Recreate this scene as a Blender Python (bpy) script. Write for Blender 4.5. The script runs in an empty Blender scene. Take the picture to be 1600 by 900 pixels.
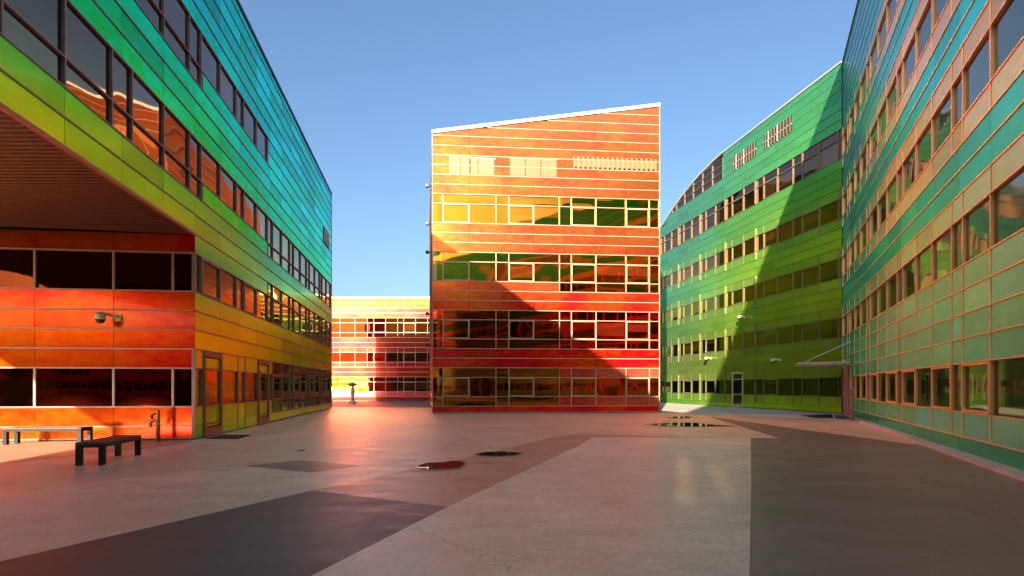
import bpy, math, random
from mathutils import Vector, noise as mnoise
random.seed(7)
R = math.radians
S = bpy.context.scene
COL = S.collection

# ------------------------------------------------------------------ camera, world, sun, exposure
F, HC, HZ = 800.0, 1.6, 604.0            # focal length in photo pixels, eye height, horizon row
cam_d = bpy.data.cameras.new('camera'); cam = bpy.data.objects.new('camera', cam_d)
COL.objects.link(cam); S.camera = cam
cam.location = (0, 0, HC); cam.rotation_euler = (R(90), 0, 0)
cam_d.sensor_width = 36; cam_d.lens = 36 * F / 1600
cam_d.shift_y = (HZ - 450) / 1600
cam_d.clip_start = 0.05; cam_d.clip_end = 6000

SUN_AZ, SUN_EL = 18.0, 18.3              # travels towards +Y, turned 18 degrees to +X
a, e = R(SUN_AZ), R(SUN_EL)
w = bpy.data.worlds.new('World'); S.world = w; w.use_nodes = True
nt = w.node_tree; bg = nt.nodes['Background']
sky = nt.nodes.new('ShaderNodeTexSky'); sky.sky_type = 'NISHITA'; sky.sun_disc = False
sky.sun_elevation = e; sky.sun_rotation = R(180 + SUN_AZ)
sky.air_density = 1.25; sky.dust_density = 3.0; sky.ozone_density = 4.5
nt.links.new(sky.outputs[0], bg.inputs[0]); bg.inputs[1].default_value = 0.056
sd = bpy.data.lights.new('sun', 'SUN'); sun = bpy.data.objects.new('sun', sd); COL.objects.link(sun)
sd.energy = 3.7; sd.angle = R(0.5); sd.color = (1.0, 0.84, 0.64)
sv = Vector((math.sin(a) * math.cos(e), math.cos(a) * math.cos(e), -math.sin(e)))
sun.rotation_euler = sv.to_track_quat('-Z', 'Y').to_euler(); sun.location = (-20, -60, 40)
vs = S.view_settings; vs.view_transform = 'Standard'; vs.look = 'None'; vs.gamma = 1
vs.use_curve_mapping = False; vs.exposure = 2.18
S.cycles.use_denoising = True
S.cycles.max_bounces = 8; S.cycles.glossy_bounces = 5; S.cycles.transparent_max_bounces = 8
S.cycles.sample_clamp_indirect = 40; S.cycles.blur_glossy = 0.35

# ------------------------------------------------------------------ helpers
def lin(c):
    o = []
    for v in c[:3]:
        v = v / 255
        o.append(v / 12.92 if v <= .04045 else ((v + .055) / 1.055) ** 2.4)
    return tuple(o)
def mixc(c1, c2, t):
    t = max(0, min(1, t)); return tuple(c1[i] + (c2[i] - c1[i]) * t for i in range(3))
def ramp(stops, x):
    if x <= stops[0][0]: return stops[0][1]
    for (x0, c0), (x1, c1) in zip(stops, stops[1:]):
        if x <= x1: return mixc(c0, c1, (x - x0) / (x1 - x0))
    return stops[-1][1]
def gp(px, py, z=0.0):                    # photo pixel on the ground -> world
    Y = F * (HC - z) / (py - HZ); return Vector(((px - 800) / F * Y, Y, z))
def proj(p):
    if p[1] < .3: return None
    return (800 + F * p[0] / p[1], HZ - F * (p[2] - HC) / p[1])

class MB:
    def __init__(s): s.v = []; s.f = []; s.c = []
    def add(s, vs, fs, col=None):
        n = len(s.v); s.v += [tuple(x) for x in vs]; s.f += [tuple(i + n for i in f) for f in fs]
        s.c += [col(x) if callable(col) else (col or (1, 1, 1)) for x in vs]
    def hexa(s, b, t, col=None):          # bottom quad, top quad (same winding, ccw from above)
        s.add(list(b) + list(t), [(3, 2, 1, 0), (4, 5, 6, 7), (0, 1, 5, 4), (1, 2, 6, 5), (2, 3, 7, 6), (3, 0, 4, 7)], col)
    def box(s, x0, x1, y0, y1, z0, z1, col=None):
        s.hexa([(x0, y0, z0), (x1, y0, z0), (x1, y1, z0), (x0, y1, z0)], [(x0, y0, z1), (x1, y0, z1), (x1, y1, z1), (x0, y1, z1)], col)
    def prism(s, pts, z0, z1, col=None):
        n = len(pts)
        zt = z1 if callable(z1) else (lambda p: z1)
        s.add([(p[0], p[1], z0) for p in pts] + [(p[0], p[1], zt(p)) for p in pts],
              [tuple(range(n))[::-1], tuple(range(n, 2 * n))] + [(i, (i + 1) % n, n + (i + 1) % n, n + i) for i in range(n)], col)
    def tube(s, p, q, r0, r1=None, n=12, col=None):
        r1 = r0 if r1 is None else r1
        p, q = Vector(p), Vector(q); d = (q - p).normalized()
        up = Vector((0, 0, 1)) if abs(d.z) < .9 else Vector((1, 0, 0))
        x = d.cross(up).normalized(); y = d.cross(x)
        ring = lambda c, r: [c + (x * math.cos(2 * math.pi * i / n) + y * math.sin(2 * math.pi * i / n)) * r for i in range(n)]
        s.add(ring(p, r0) + ring(q, r1), [tuple(range(n)), tuple(range(n, 2 * n))[::-1]] + [(i, n + i, n + (i + 1) % n, (i + 1) % n) for i in range(n)], col)
    def lathe(s, c, prof, n=20, col=None):
        vs = []; fs = []
        for r, z in prof: vs += [(c[0] + r * math.cos(2 * math.pi * i / n), c[1] + r * math.sin(2 * math.pi * i / n), c[2] + z) for i in range(n)]
        for k in range(len(prof) - 1):
            fs += [(k * n + i, k * n + (i + 1) % n, (k + 1) * n + (i + 1) % n, (k + 1) * n + i) for i in range(n)]
        fs += [tuple(range(n))[::-1], tuple(range((len(prof) - 1) * n, len(prof) * n))]
        s.add(vs, fs, col)
    def join(s, o): s.add(o.v, o.f); s.c[-len(o.v):] = o.c
    def build(s, name, mat, parent=None, smooth=False, kind=None, bevel=0):
        off = Vector(parent['_base']) if parent else Vector((0, 0, 0))
        m = bpy.data.meshes.new(name)
        m.from_pydata([(x - off.x, y - off.y, z - off.z) for x, y, z in s.v], [], s.f)
        at = m.color_attributes.new('film', 'FLOAT_COLOR', 'POINT')
        at.data.foreach_set('color', [k for c in s.c for k in (c[0], c[1], c[2], 1)])
        if smooth: m.polygons.foreach_set('use_smooth', [True] * len(m.polygons))
        m.materials.append(mat); m.update()
        o = bpy.data.objects.new(name, m); COL.objects.link(o)
        if parent: o.parent = parent if not parent.get('_part') else parent
        o['_base'] = tuple(off)
        if kind: o['kind'] = kind
        if bevel:
            b = o.modifiers.new('bevel', 'BEVEL'); b.width = bevel; b.segments = 2; b.limit_method = 'ANGLE'
        return o
def thing(name, label, cat, base, group=None):
    o = bpy.data.objects.new(name, None); COL.objects.link(o); o.location = base; o.empty_display_size = .3
    o['label'] = label; o['category'] = cat; o['_base'] = tuple(base)
    if group: o['group'] = group
    return o
def tag(o, label, cat, group=None):
    o['label'] = label; o['category'] = cat
    if group: o['group'] = group
    return o

# ------------------------------------------------------------------ materials
def mat(name):
    m = bpy.data.materials.new(name); m.use_nodes = True
    t = m.node_tree; return m, t, t.nodes['Principled BSDF'], t.nodes, t.links
def nd(t, typ, **kw):
    n = t.nodes.new('ShaderNode' + typ)
    for k, v in kw.items(): setattr(n, k, v)
    return n
def noise_of(t, scale, detail=4, rough=.55, vec=None):
    n = nd(t, 'TexNoise'); n.inputs['Scale'].default_value = scale; n.inputs['Detail'].default_value = detail
    n.inputs['Roughness'].default_value = rough
    if vec: t.links.new(vec, n.inputs['Vector'])
    return n
def pos(t, scale=(1, 1, 1)):
    g = nd(t, 'NewGeometry'); m = nd(t, 'Mapping'); m.inputs['Scale'].default_value = scale
    t.links.new(g.outputs['Position'], m.inputs['Vector']); return m.outputs[0]
def rng(t, src, a0, a1, b0, b1):
    m = nd(t, 'MapRange'); t.links.new(src, m.inputs[0])
    for i, v in enumerate((a0, a1, b0, b1)): m.inputs[i + 1].default_value = v
    return m.outputs[0]
def bump(t, src, dist, strength, b):
    n = nd(t, 'Bump'); n.inputs['Strength'].default_value = strength; n.inputs['Distance'].default_value = dist
    t.links.new(src, n.inputs['Height']); t.links.new(n.outputs[0], b.inputs['Normal'])

def film_mat(name, metal, hv=.008):
    m, t, b, N, L = mat(name)
    at = nd(t, 'Attribute', attribute_name='film')  # panel colours hold reflected surroundings and viewing-angle hues, graded by position
    n1 = noise_of(t, 2.6, 7, .66, pos(t, (1, 1, 2.2)))
    n2 = noise_of(t, 14, 4, .7, pos(t, (1, 1, 3.5)))
    n3 = noise_of(t, .35, 3, .5, pos(t, (1, 1, 1.5)))
    hs = nd(t, 'HueSaturation'); L.new(at.outputs['Color'], hs.inputs['Color'])
    ad = nd(t, 'Math', operation='ADD'); L.new(rng(t, n1.outputs[0], .3, .7, .5 - hv, .5 + hv), ad.inputs[0]); L.new(rng(t, n3.outputs[0], .3, .7, -.012, .012), ad.inputs[1])
    L.new(ad.outputs[0], hs.inputs['Hue'])
    mu = nd(t, 'Math', operation='MULTIPLY'); L.new(rng(t, n1.outputs[0], .3, .72, .91, 1.08), mu.inputs[0]); L.new(rng(t, n2.outputs[0], .25, .75, .92, 1.07), mu.inputs[1])
    L.new(mu.outputs[0], hs.inputs['Value'])
    L.new(hs.outputs[0], b.inputs['Base Color']); L.new(hs.outputs[0], b.inputs['Specular Tint'])
    b.inputs['Metallic'].default_value = metal; b.inputs['Specular IOR Level'].default_value = .2
    L.new(rng(t, n2.outputs[0], .2, .8, .16, .28), b.inputs['Roughness'])
    b.inputs['Coat Weight'].default_value = .08; b.inputs['Coat Roughness'].default_value = .05; b.inputs['Coat IOR'].default_value = 1.5
    n4 = noise_of(t, 1.1, 2, .5, pos(t)); bump(t, n4.outputs[0], .02, .12, b)
    return m
def glass_mat():
    m, t, b, N, L = mat('coated_glass')
    at = nd(t, 'Attribute', attribute_name='film')
    b.inputs['Metallic'].default_value = 1; b.inputs['Roughness'].default_value = .035
    L.new(at.outputs['Color'], b.inputs['Base Color'])
    tr = nd(t, 'BsdfTransparent'); mm = nd(t, 'Mix', data_type='RGBA'); mm.inputs[0].default_value = .45
    L.new(at.outputs['Color'], mm.inputs[6]); mm.inputs[7].default_value = (.8, .7, .5, 1); L.new(mm.outputs[2], tr.inputs[0])
    mx = nd(t, 'MixShader'); mx.inputs[0].default_value = .30
    L.new(b.outputs[0], mx.inputs[1]); L.new(tr.outputs[0], mx.inputs[2]); L.new(mx.outputs[0], N['Material Output'].inputs[0])
    return m
def plain(name, c, rough=.5, metal=0, var=.15, scale=6, bmp=0, coat=0, srgb=True):
    m, t, b, N, L = mat(name)
    c = lin(c) if srgb else c
    n = noise_of(t, scale, 5, .6, pos(t))
    x = nd(t, 'Mix', data_type='RGBA'); x.inputs[6].default_value = (*[k * (1 - var) for k in c], 1); x.inputs[7].default_value = (*[min(1, k * (1 + var)) for k in c], 1)
    L.new(rng(t, n.outputs[0], .3, .7, 0, 1), x.inputs[0]); L.new(x.outputs[2], b.inputs['Base Color'])
    b.inputs['Roughness'].default_value = rough; b.inputs['Metallic'].default_value = metal; b.inputs['Coat Weight'].default_value = coat
    if bmp: bump(t, n.outputs[0], bmp, .5, b)
    return m
def paving(name, c, rough=(.3, .5), spec=.5, cracks=False, streak=True):
    m, t, b, N, L = mat(name); c = lin(c)
    p = pos(t)
    big = noise_of(t, .22, 6, .6, p); mid = noise_of(t, 1.7, 6, .65, pos(t, (.6, 1.3, 1))); fine = noise_of(t, 60, 3, .7, p)
    mul = nd(t, 'Math', operation='MULTIPLY'); L.new(rng(t, big.outputs[0], .3, .7, .84, 1.14), mul.inputs[0]); L.new(rng(t, mid.outputs[0], .3, .72, .78, 1.12), mul.inputs[1])
    mul2 = nd(t, 'Math', operation='MULTIPLY'); L.new(mul.outputs[0], mul2.inputs[0]); L.new(rng(t, fine.outputs[0], .2, .8, .84, 1.14), mul2.inputs[1])
    sp = noise_of(t, 9, 8, .8, p); grit = noise_of(t, 26, 6, .85, p)
    m5 = nd(t, 'Math', operation='MULTIPLY'); L.new(rng(t, sp.outputs[0], .3, .7, .84, 1.12), m5.inputs[0]); L.new(rng(t, grit.outputs[0], .3, .7, .82, 1.14), m5.inputs[1])
    m6 = nd(t, 'Math', operation='MULTIPLY'); L.new(mul2.outputs[0], m6.inputs[0]); L.new(m5.outputs[0], m6.inputs[1])
    val = m6.outputs[0]
    # hairline cracks and old stains with shapes of their own
    wv = noise_of(t, .9, 5, .7, p); vm = nd(t, 'Vector' + 'Math', operation='MULTIPLY_ADD'); L.new(wv.outputs['Color'], vm.inputs[0]); vm.inputs[1].default_value = (1.1, 1.1, 1.1); L.new(p, vm.inputs[2])
    vo = nd(t, 'TexVoronoi', feature='DISTANCE_TO_EDGE'); vo.inputs['Scale'].default_value = .16; L.new(vm.outputs[0], vo.inputs['Vector'])
    line = rng(t, vo.outputs['Distance'], 0, .004 if cracks else .002, .5, 1)
    msk = noise_of(t, .35, 3, .5, p); mk = rng(t, msk.outputs[0], .46, .54, 1, 0)
    mx = nd(t, 'Math', operation='MAXIMUM'); L.new(line, mx.inputs[0]); L.new(mk, mx.inputs[1])
    m3 = nd(t, 'Math', operation='MULTIPLY'); L.new(val, m3.inputs[0]); L.new(mx.outputs[0], m3.inputs[1])
    st = noise_of(t, .8, 8, .78, p); stm = rng(t, st.outputs[0], .53, .72, 1, .72)
    m4 = nd(t, 'Math', operation='MULTIPLY'); L.new(m3.outputs[0], m4.inputs[0]); L.new(stm, m4.inputs[1])
    cm = nd(t, 'VectorMath', operation='SCALE'); cm.inputs[0].default_value = c; L.new(m4.outputs[0], cm.inputs['Scale'])
    L.new(cm.outputs[0], b.inputs['Base Color'])
    L.new(rng(t, mid.outputs[0], .3, .7, rough[0], rough[1]), b.inputs['Roughness'])
    b.inputs['Specular IOR Level'].default_value = spec
    bump(t, fine.outputs[0], .004, .35, b)
    return m

M_FILM = film_mat('dichroic_film', .4); M_FILMB = film_mat('dichroic_film_satin', .62); M_FILMC = film_mat('dichroic_film_mirror', .80, .009); M_FILMG = film_mat('dichroic_film_gloss', .75, .034); M_GLASS = glass_mat()
M_ALU = plain('anodised_aluminium', (206, 196, 186), .38, .45, .08, 3)
M_WHITE = plain('white_coping', (236, 234, 230), .45, .1, .06, 2)
M_DARKCOPE = plain('dark_coping', (70, 66, 66), .5, .3, .1, 3)
M_CORE = plain('inner_wall', (62, 50, 42), .9, 0, .2, .8)
M_ROOF = plain('roof_felt', (96, 94, 92), .9, 0, .2, .5)
M_BRONZE = plain('coated_frame', (176, 112, 84), .42, .3, .08, 4)
M_PINK = plain('pink_render', (205, 120, 108), .55, 0, .08, 2)
M_BLACK = plain('black_steel', (24, 22, 22), .42, .3, .2, 8)
M_WOOD = plain('weathered_hardwood', (92, 68, 48), .5, 0, .3, 9, .002)
M_CAMW = plain('cream_plastic', (222, 206, 170), .4, 0, .05, 5)
M_DOME = plain('dark_dome', (14, 12, 12), .08, 0, .05, 5)
M_STEEL = plain('galvanised_steel', (170, 164, 156), .35, .8, .12, 9)
M_STONE = plain('pale_stone', (214, 196, 160), .8, 0, .15, 4, .01)
M_CURT = plain('curtain_cloth', (240, 222, 150), .9, 0, .08, 3)
M_BLIND = plain('roller_blind', (214, 196, 160), .8, 0, .08, 2)
M_MAT = plain('ribbed_rubber', (26, 24, 26), .8, 0, .25, 40, .004)
M_MATB = plain('blue_mat', (34, 70, 100), .85, 0, .25, 40, .004)
M_PALE = plain('pale_reflection', (184, 108, 68), .35, .1, .06, 2, 0, .6)
M_LDARK = plain('louvre_void', (34, 30, 22), .8, 0, .1, 3)
M_ORANGE = plain('orange_steel', (200, 130, 60), .45, .4, .15, 9)
def soffit_mat():
    m, t, b, N, L = mat('ribbed_soffit')
    wv = nd(t, 'TexWave', wave_type='BANDS', bands_direction='Y'); wv.inputs['Scale'].default_value = 1.9; L.new(pos(t), wv.inputs['Vector'])
    n = noise_of(t, 2, 4, .6, pos(t))
    x = nd(t, 'Mix', data_type='RGBA'); x.inputs[6].default_value = (*lin((74, 52, 40)), 1); x.inputs[7].default_value = (*lin((96, 68, 52)), 1)
    L.new(n.outputs[0], x.inputs[0]); L.new(x.outputs[2], b.inputs['Base Color'])
    b.inputs['Roughness'].default_value = .45; b.inputs['Metallic'].default_value = .2
    bump(t, wv.outputs['Fac'], .02, .8, b); return m
M_SOFFIT = soffit_mat()
def water_mat():
    m, t, b, N, L = mat('still_water')
    b.inputs['Base Color'].default_value = (.012, .010, .008, 1); b.inputs['Roughness'].default_value = .015; b.inputs['IOR'].default_value = 1.33
    b.inputs['Specular IOR Level'].default_value = .7
    n = noise_of(t, 3, 2, .5, pos(t)); bump(t, n.outputs[0], .002, .05, b); return m
M_WATER = water_mat()
M_DAMP = None

# ------------------------------------------------------------------ ground and paving
G_BASE = paving('worn_concrete', (236, 204, 170), (.30, .50))
G_LIGHT = paving('light_concrete', (244, 224, 192), (.30, .50))
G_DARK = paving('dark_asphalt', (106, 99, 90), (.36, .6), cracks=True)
G_MID = paving('brown_asphalt', (200, 162, 132), (.30, .50))
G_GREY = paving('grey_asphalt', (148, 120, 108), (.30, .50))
G_PALE = paving('pale_kerb', (206, 202, 192), (.5, .75))
G_WET = paving('damp_concrete', (176, 146, 128), (.2, .36))
G_ROAD = paving('road_asphalt', (96, 86, 80), (.5, .75))
mb = MB(); mb.add([(-1500, -1500, 0), (1500, -1500, 0), (1500, 2500, 0), (-1500, 2500, 0)], [(0, 1, 2, 3)])
mb.build('ground', G_BASE, kind='structure')
def sheet(name, pts, z, m, world=False):
    mb = MB(); ps = [Vector((p[0], p[1], z)) if world else gp(p[0], p[1]) for p in pts]
    ar = sum(ps[i].x * ps[(i + 1) % len(ps)].y - ps[(i + 1) % len(ps)].x * ps[i].y for i in range(len(ps)))
    if ar < 0: ps = ps[::-1]
    mb.add([(p.x, p.y, z) for p in ps], [tuple(range(len(ps)))])
    return mb.build(name, m, kind='structure')
sheet('pavement', [(-400, 768), (0, 724), (140, 710), (260, 698), (303, 689), (-500, 689)], .004, G_MID)                 # darker brown sheet under the overhang
sheet('pavement', [(-60, 781), (75, 763), (260, 740), (383, 728.5), (470, 719.5), (560, 727.5), (645, 734), (590, 745), (488, 767), (-60, 891.5)], .004, G_LIGHT)
sheet('pavement', [(383, 728.5), (487, 738), (560, 727.5), (470, 719.5)], .008, G_GREY)
sheet('pavement', [(488, 767), (590, 745), (648, 734.5), (725, 717), (772, 705.5), (862, 684), (905, 678.5), (1000, 681), (1173, 684.5), (925, 684.5), (905, 697), (700, 793)], .004, G_MID)
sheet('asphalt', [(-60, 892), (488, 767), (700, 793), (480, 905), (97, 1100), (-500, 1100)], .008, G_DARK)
sheet('pavement', [(97, 1100), (480, 905), (700, 793), (905, 697), (925, 684), (1173, 684.5), (1174, 760), (1172, 840), (1168, 1100)], .012, G_LIGHT)
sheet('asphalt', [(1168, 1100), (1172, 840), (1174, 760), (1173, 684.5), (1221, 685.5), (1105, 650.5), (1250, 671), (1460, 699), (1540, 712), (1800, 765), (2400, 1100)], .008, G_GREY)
sheet('road', [(380, 624.5), (720, 624.5), (720, 637), (519, 636), (380, 636)], .004, G_ROAD)

# ------------------------------------------------------------------ facade kit
ROW = .577
def K(k): return .42 + ROW * k if k >= 0 else .03
class Building:
    def __init__(s, name, label, base):
        s.root = thing(name, label, 'building', base); s.items = {}
    def put(s, name, mb, mat, smooth=False): s.items.setdefault((name, mat.name), []).append((mb, mat, smooth))
    def finish(s, cap=290):
        names = {}
        for (name, mn), lst in s.items.items():
            for mb_, mt, sm in lst: names.setdefault(name, []).append((mb_, mt, sm))
        for name, lst in names.items():
            def area(it):
                ps = [proj(v) for v in it[0].v]
                if any(p is None for p in ps): return 0
                xs = [max(0, min(1600, p[0])) for p in ps]; ys = [max(0, min(900, p[1])) for p in ps]
                return (max(xs) - min(xs)) * (max(ys) - min(ys))
            lst = sorted(lst, key=area, reverse=True)
            solo = [it for it in lst if area(it) > 0][:cap]; rest = lst[len(solo):]
            for mb_, mt, sm in solo: mb_.build(name, mt, s.root, sm)
            by = {}
            for mb_, mt, sm in rest: by.setdefault((mt.name, sm), (mt, MB()))[1].join(mb_)
            for (mn, sm), (mt, j) in by.items(): j.build(name, mt, s.root, sm, kind='stuff')

class Facade:
    def __init__(s, bld, p0, p1, n_side, top, film, glass, frame=None):
        s.b = bld; s.p0 = Vector((p0[0], p0[1], 0)); s.L = (Vector((p1[0], p1[1], 0)) - s.p0).length
        s.d = (Vector((p1[0], p1[1], 0)) - s.p0).normalized()
        s.n = Vector((s.d.y, -s.d.x, 0)) * n_side; s.side = n_side
        s.mat = M_FILM; s.matte_below = -1; s.hh = .02; s.mw = .022; s.jv = (.06, .035); s.blinds = .3; s.top = top; s.film = film; s.glass = glass; s.frame = frame or M_ALU
    def w(s, u, off, h): return s.p0 + s.d * u + s.n * off + Vector((0, 0, h))
    def uh(s, p): q = Vector((p[0], p[1], 0)) - s.p0; return q.dot(s.d), p[2]
    def block(s, mb, u0, u1, h0, h1, o0, o1, col=None, h0r=None, h1r=None):
        h0r = h0 if h0r is None else h0r; h1r = h1 if h1r is None else h1r
        b = [s.w(u0, o1, h0), s.w(u1, o1, h0r), s.w(u1, o0, h0r), s.w(u0, o0, h0)]
        t = [s.w(u0, o1, h1), s.w(u1, o1, h1r), s.w(u1, o0, h1r), s.w(u0, o0, h1)]
        if s.side < 0: b = b[::-1]; t = t[::-1]
        mb.hexa(b, t, col)
    def clip(s, u0, u1, h0, h1):
        a_, b_ = min(h1, s.top(u0)), min(h1, s.top(u1))
        if max(a_, b_) < h0 + .05: return None
        return max(a_, h0 + .004), max(b_, h0 + .004)
    def jit(s):
        j = random.gauss(0, s.jv[0]); k = random.gauss(0, s.jv[1])
        return lambda c: tuple(max(.002, c[i] * (1 + j + (k, 0, -k)[i])) for i in range(3))
    def panel(s, u0, u1, h0, h1, gap=.007, film=None):
        c = s.clip(u0, u1, h0, h1)
        if not c: return
        f = film or s.film; jj = s.jit(); mb = MB(); o = random.uniform(-.002, .002)
        s.block(mb, u0 + gap, u1 - gap, h0 + .006, c[0] - .006, -.03, o, lambda p: jj(f(*s.uh(p))), h1r=c[1] - .006)
        s.b.put('panel', mb, s.mat if h0 > s.matte_below else M_FILM)
    def pane_mb(s, u0, u1, h0, h1, off, glass=None, bulge=None):
        g = glass or s.glass; mb = MB(); jj = s.jit(); nu, nv = 6, 4
        A = random.uniform(-.009, .009) if bulge is None else bulge
        ph, pv = random.uniform(-.3, .3), random.uniform(-.3, .3)
        vs = []
        for j in range(nv + 1):
            for i in range(nu + 1):
                x, y = -1 + 2 * i / nu, -1 + 2 * j / nv
                vs.append(s.w(u0 + (u1 - u0) * i / nu, off + A * (1 - x * x) * (1 - y * y) * (1 + ph * x + pv * y), h0 + (h1 - h0) * j / nv))
        fs = []
        for j in range(nv):
            for i in range(nu):
                q = (j * (nu + 1) + i, j * (nu + 1) + i + 1, (j + 1) * (nu + 1) + i + 1, (j + 1) * (nu + 1) + i)
                fs.append(q if s.side > 0 else q[::-1])
        mb.add(vs, fs, lambda p: jj(g(*s.uh(p)))); return mb
    def pane(s, u0, u1, h0, h1, **k):
        c = s.clip(u0, u1, h0, h1)
        if not c or (u1 - u0) < .05: return
        if c[0] < h1 - .01 or c[1] < h1 - .01:
            mb = MB(); g = s.glass; s.block(mb, u0, u1, h0, c[0], -.06, -.04, lambda p: g(*s.uh(p)), h1r=c[1]); s.b.put('pane', mb, M_GLASS); return
        s.b.put('pane', s.pane_mb(u0 + .02, u1 - .02, h0 + .02, h1 - .02, -.045, **k), M_GLASS, True)
    def rail(s, k, u0=0, u1=None, hh=None, out=.022):
        hh = hh or s.hh; u1 = s.L if u1 is None else u1; h = K(k) if not isinstance(k, tuple) else k[0]
        n = max(1, int((u1 - u0) / .4)); run = None; segs = []
        for i in range(n + 1):
            u = u0 + (u1 - u0) * i / n
            if s.top(u) > h + .02:
                run = (run[0], u) if run else (u, u)
            elif run: segs.append(run); run = None
        if run: segs.append(run)
        for a_, b_ in segs:
            if b_ - a_ < .1: continue
            mb = MB(); s.block(mb, a_, b_, h - hh, h + hh, -.05, out); s.b.put('rail', mb, s.frame)
    def mullion(s, u, h0, h1, wd=None, out=.018, back=-.09):
        wd = wd or s.mw
        t = s.top(u)
        if t < h0 + .1: return
        mb = MB(); s.block(mb, u - wd, u + wd, h0 + .024, min(h1, t) - .024, back, out); s.b.put('mullion', mb, s.frame)
    def sash(s, u0, u1, h0, h1, wd=.05, out=.034, glass=None, name='window', m=None):
        mb = MB(); ub, ue, hb, he = u0 + .012, u1 - .012, h0 + .026, h1 - .026
        s.block(mb, ub, ue, hb, hb + wd, -.06, out); s.block(mb, ub, ue, he - wd, he, -.06, out)
        s.block(mb, ub, ub + wd, hb + wd, he - wd, -.06, out); s.block(mb, ue - wd, ue, hb + wd, he - wd, -.06, out)
        o = mb.build(name, m or s.frame, s.b.root)
        s.pane_mb(ub + wd, ue - wd, hb + wd, he - wd, -.03, glass).build('pane', M_GLASS, o, True)
        return o

brng = random.Random(3)
def grid(us, lo, hi): return [lo] + [u for u in us if lo + .05 < u < hi - .05] + [hi]
def fill_panels(f, k0, k1, cols, film=None):
    for a_, b_ in zip(cols, cols[1:]): f.panel(a_, b_, K(k0), K(k1), film=film)
def fill_framed(f, k0, k1, cols, film=None):
    for a_, b_ in zip(cols, cols[1:]): f.panel(a_, b_, K(k0), K(k1), gap=.02, film=film)
    for u in cols: f.mullion(u, K(k0), K(k1))
def fill_glass(f, k0, k1, cols, sashes=(), glass=None):
    for a_, b_ in zip(cols, cols[1:]):
        if k1 - k0 == 2 and f.blinds and b_ - a_ > 1 and f.top(a_) > K(k1) and f.top(b_) > K(k1) and brng.random() < f.blinds:
            mb = MB(); drop = brng.choice((.35, .6, .85, 1.1)); f.block(mb, a_ + .05, b_ - .05, K(k1) - .03 - drop, K(k1) - .03, -.2, -.17); f.b.put('blind', mb, M_BLIND)
        if any(abs(a_ - x) < .12 for x in sashes): f.sash(a_, b_, K(k0), K(k1), glass=glass)
        else: f.pane(a_, b_, K(k0), K(k1), glass=glass)
    for u in cols: f.mullion(u, K(k0), K(k1))
def pattern(period, offs, start, lo, hi):
    us = []
    n0 = int((lo - start) / period) - 2
    for n in range(n0, n0 + int((hi - lo) / period) + 6): us += [start + n * period + o for o in offs]
    return grid(sorted(us), lo, hi)
def modules(m, start, lo, hi): return pattern(m, [0], start, lo, hi)

# ------------------------------------------------------------------ LEFT BUILDING (teal-green, with the overhang)
def Lx(Y): return -6.93 - .16875 * Y
L_TOP = 15.8
cor = (Lx(15.4), 15.4); farL = (Lx(37.75), 37.75)
bL = Building('overhanging_office_building', 'teal and yellow panelled office block with a dark overhang above two benches', (-14, 20, 0))
Ld = Vector((farL[0] - cor[0], farL[1] - cor[1], 0)).normalized()
def film_L(u, h):  # low yellow and high teal paint in reflected buildings and sky
    near = ramp([(0, (150, 235, 80)), (.6, (230, 254, 20)), (3.2, (240, 254, 20)), (4.2, (215, 254, 50)), (5.2, (100, 235, 120)), (5.9, (120, 240, 100)), (6.25, (195, 255, 20)), (6.9, (150, 255, 40)), (7.4, (120, 250, 70)), (8.8, (70, 240, 120)), (10.2, (40, 228, 140)), (11.2, (8, 240, 180)), (13, (0, 240, 205)), (16, (0, 235, 215))], h)
    far = ramp([(0, (232, 255, 12)), (1, (232, 255, 12)), (4.6, (232, 255, 16)), (5.6, (215, 252, 46)), (6.5, (120, 230, 120)), (7.5, (70, 222, 145)), (9.5, (30, 240, 180)), (11, (4, 242, 205)), (13, (0, 240, 215)), (16, (0, 232, 222))], h)
    return lin(mixc(near, far, (u - .5) / 7))
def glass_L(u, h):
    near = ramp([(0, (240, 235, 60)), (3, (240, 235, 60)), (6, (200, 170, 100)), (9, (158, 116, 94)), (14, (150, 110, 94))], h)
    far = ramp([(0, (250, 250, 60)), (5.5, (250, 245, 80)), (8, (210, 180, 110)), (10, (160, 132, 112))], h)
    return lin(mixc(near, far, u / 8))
fL = Facade(bL, cor, farL, 1, lambda u: L_TOP, film_L, glass_L, plain('dark_bronze_frame', (156, 124, 112), .5, .2, .08, 4))
MOD = 1.883; fL.mat = M_FILMG; fL.matte_below = 7.0; fL.hh = .016; fL.jv = (.09, .07)
LN = fL.L; NEAR = -(15.4 + 15.2) * 1.0141
far_cols = modules(MOD, 0, 0, LN); near_cols = modules(MOD, 0, NEAR, 0)
PAT = [0, 1.5, 2.28]
def pat(lo, hi): return pattern(2 * MOD, PAT, -MOD, lo, hi)
SPL = .5; SPR = 7.2
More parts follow.
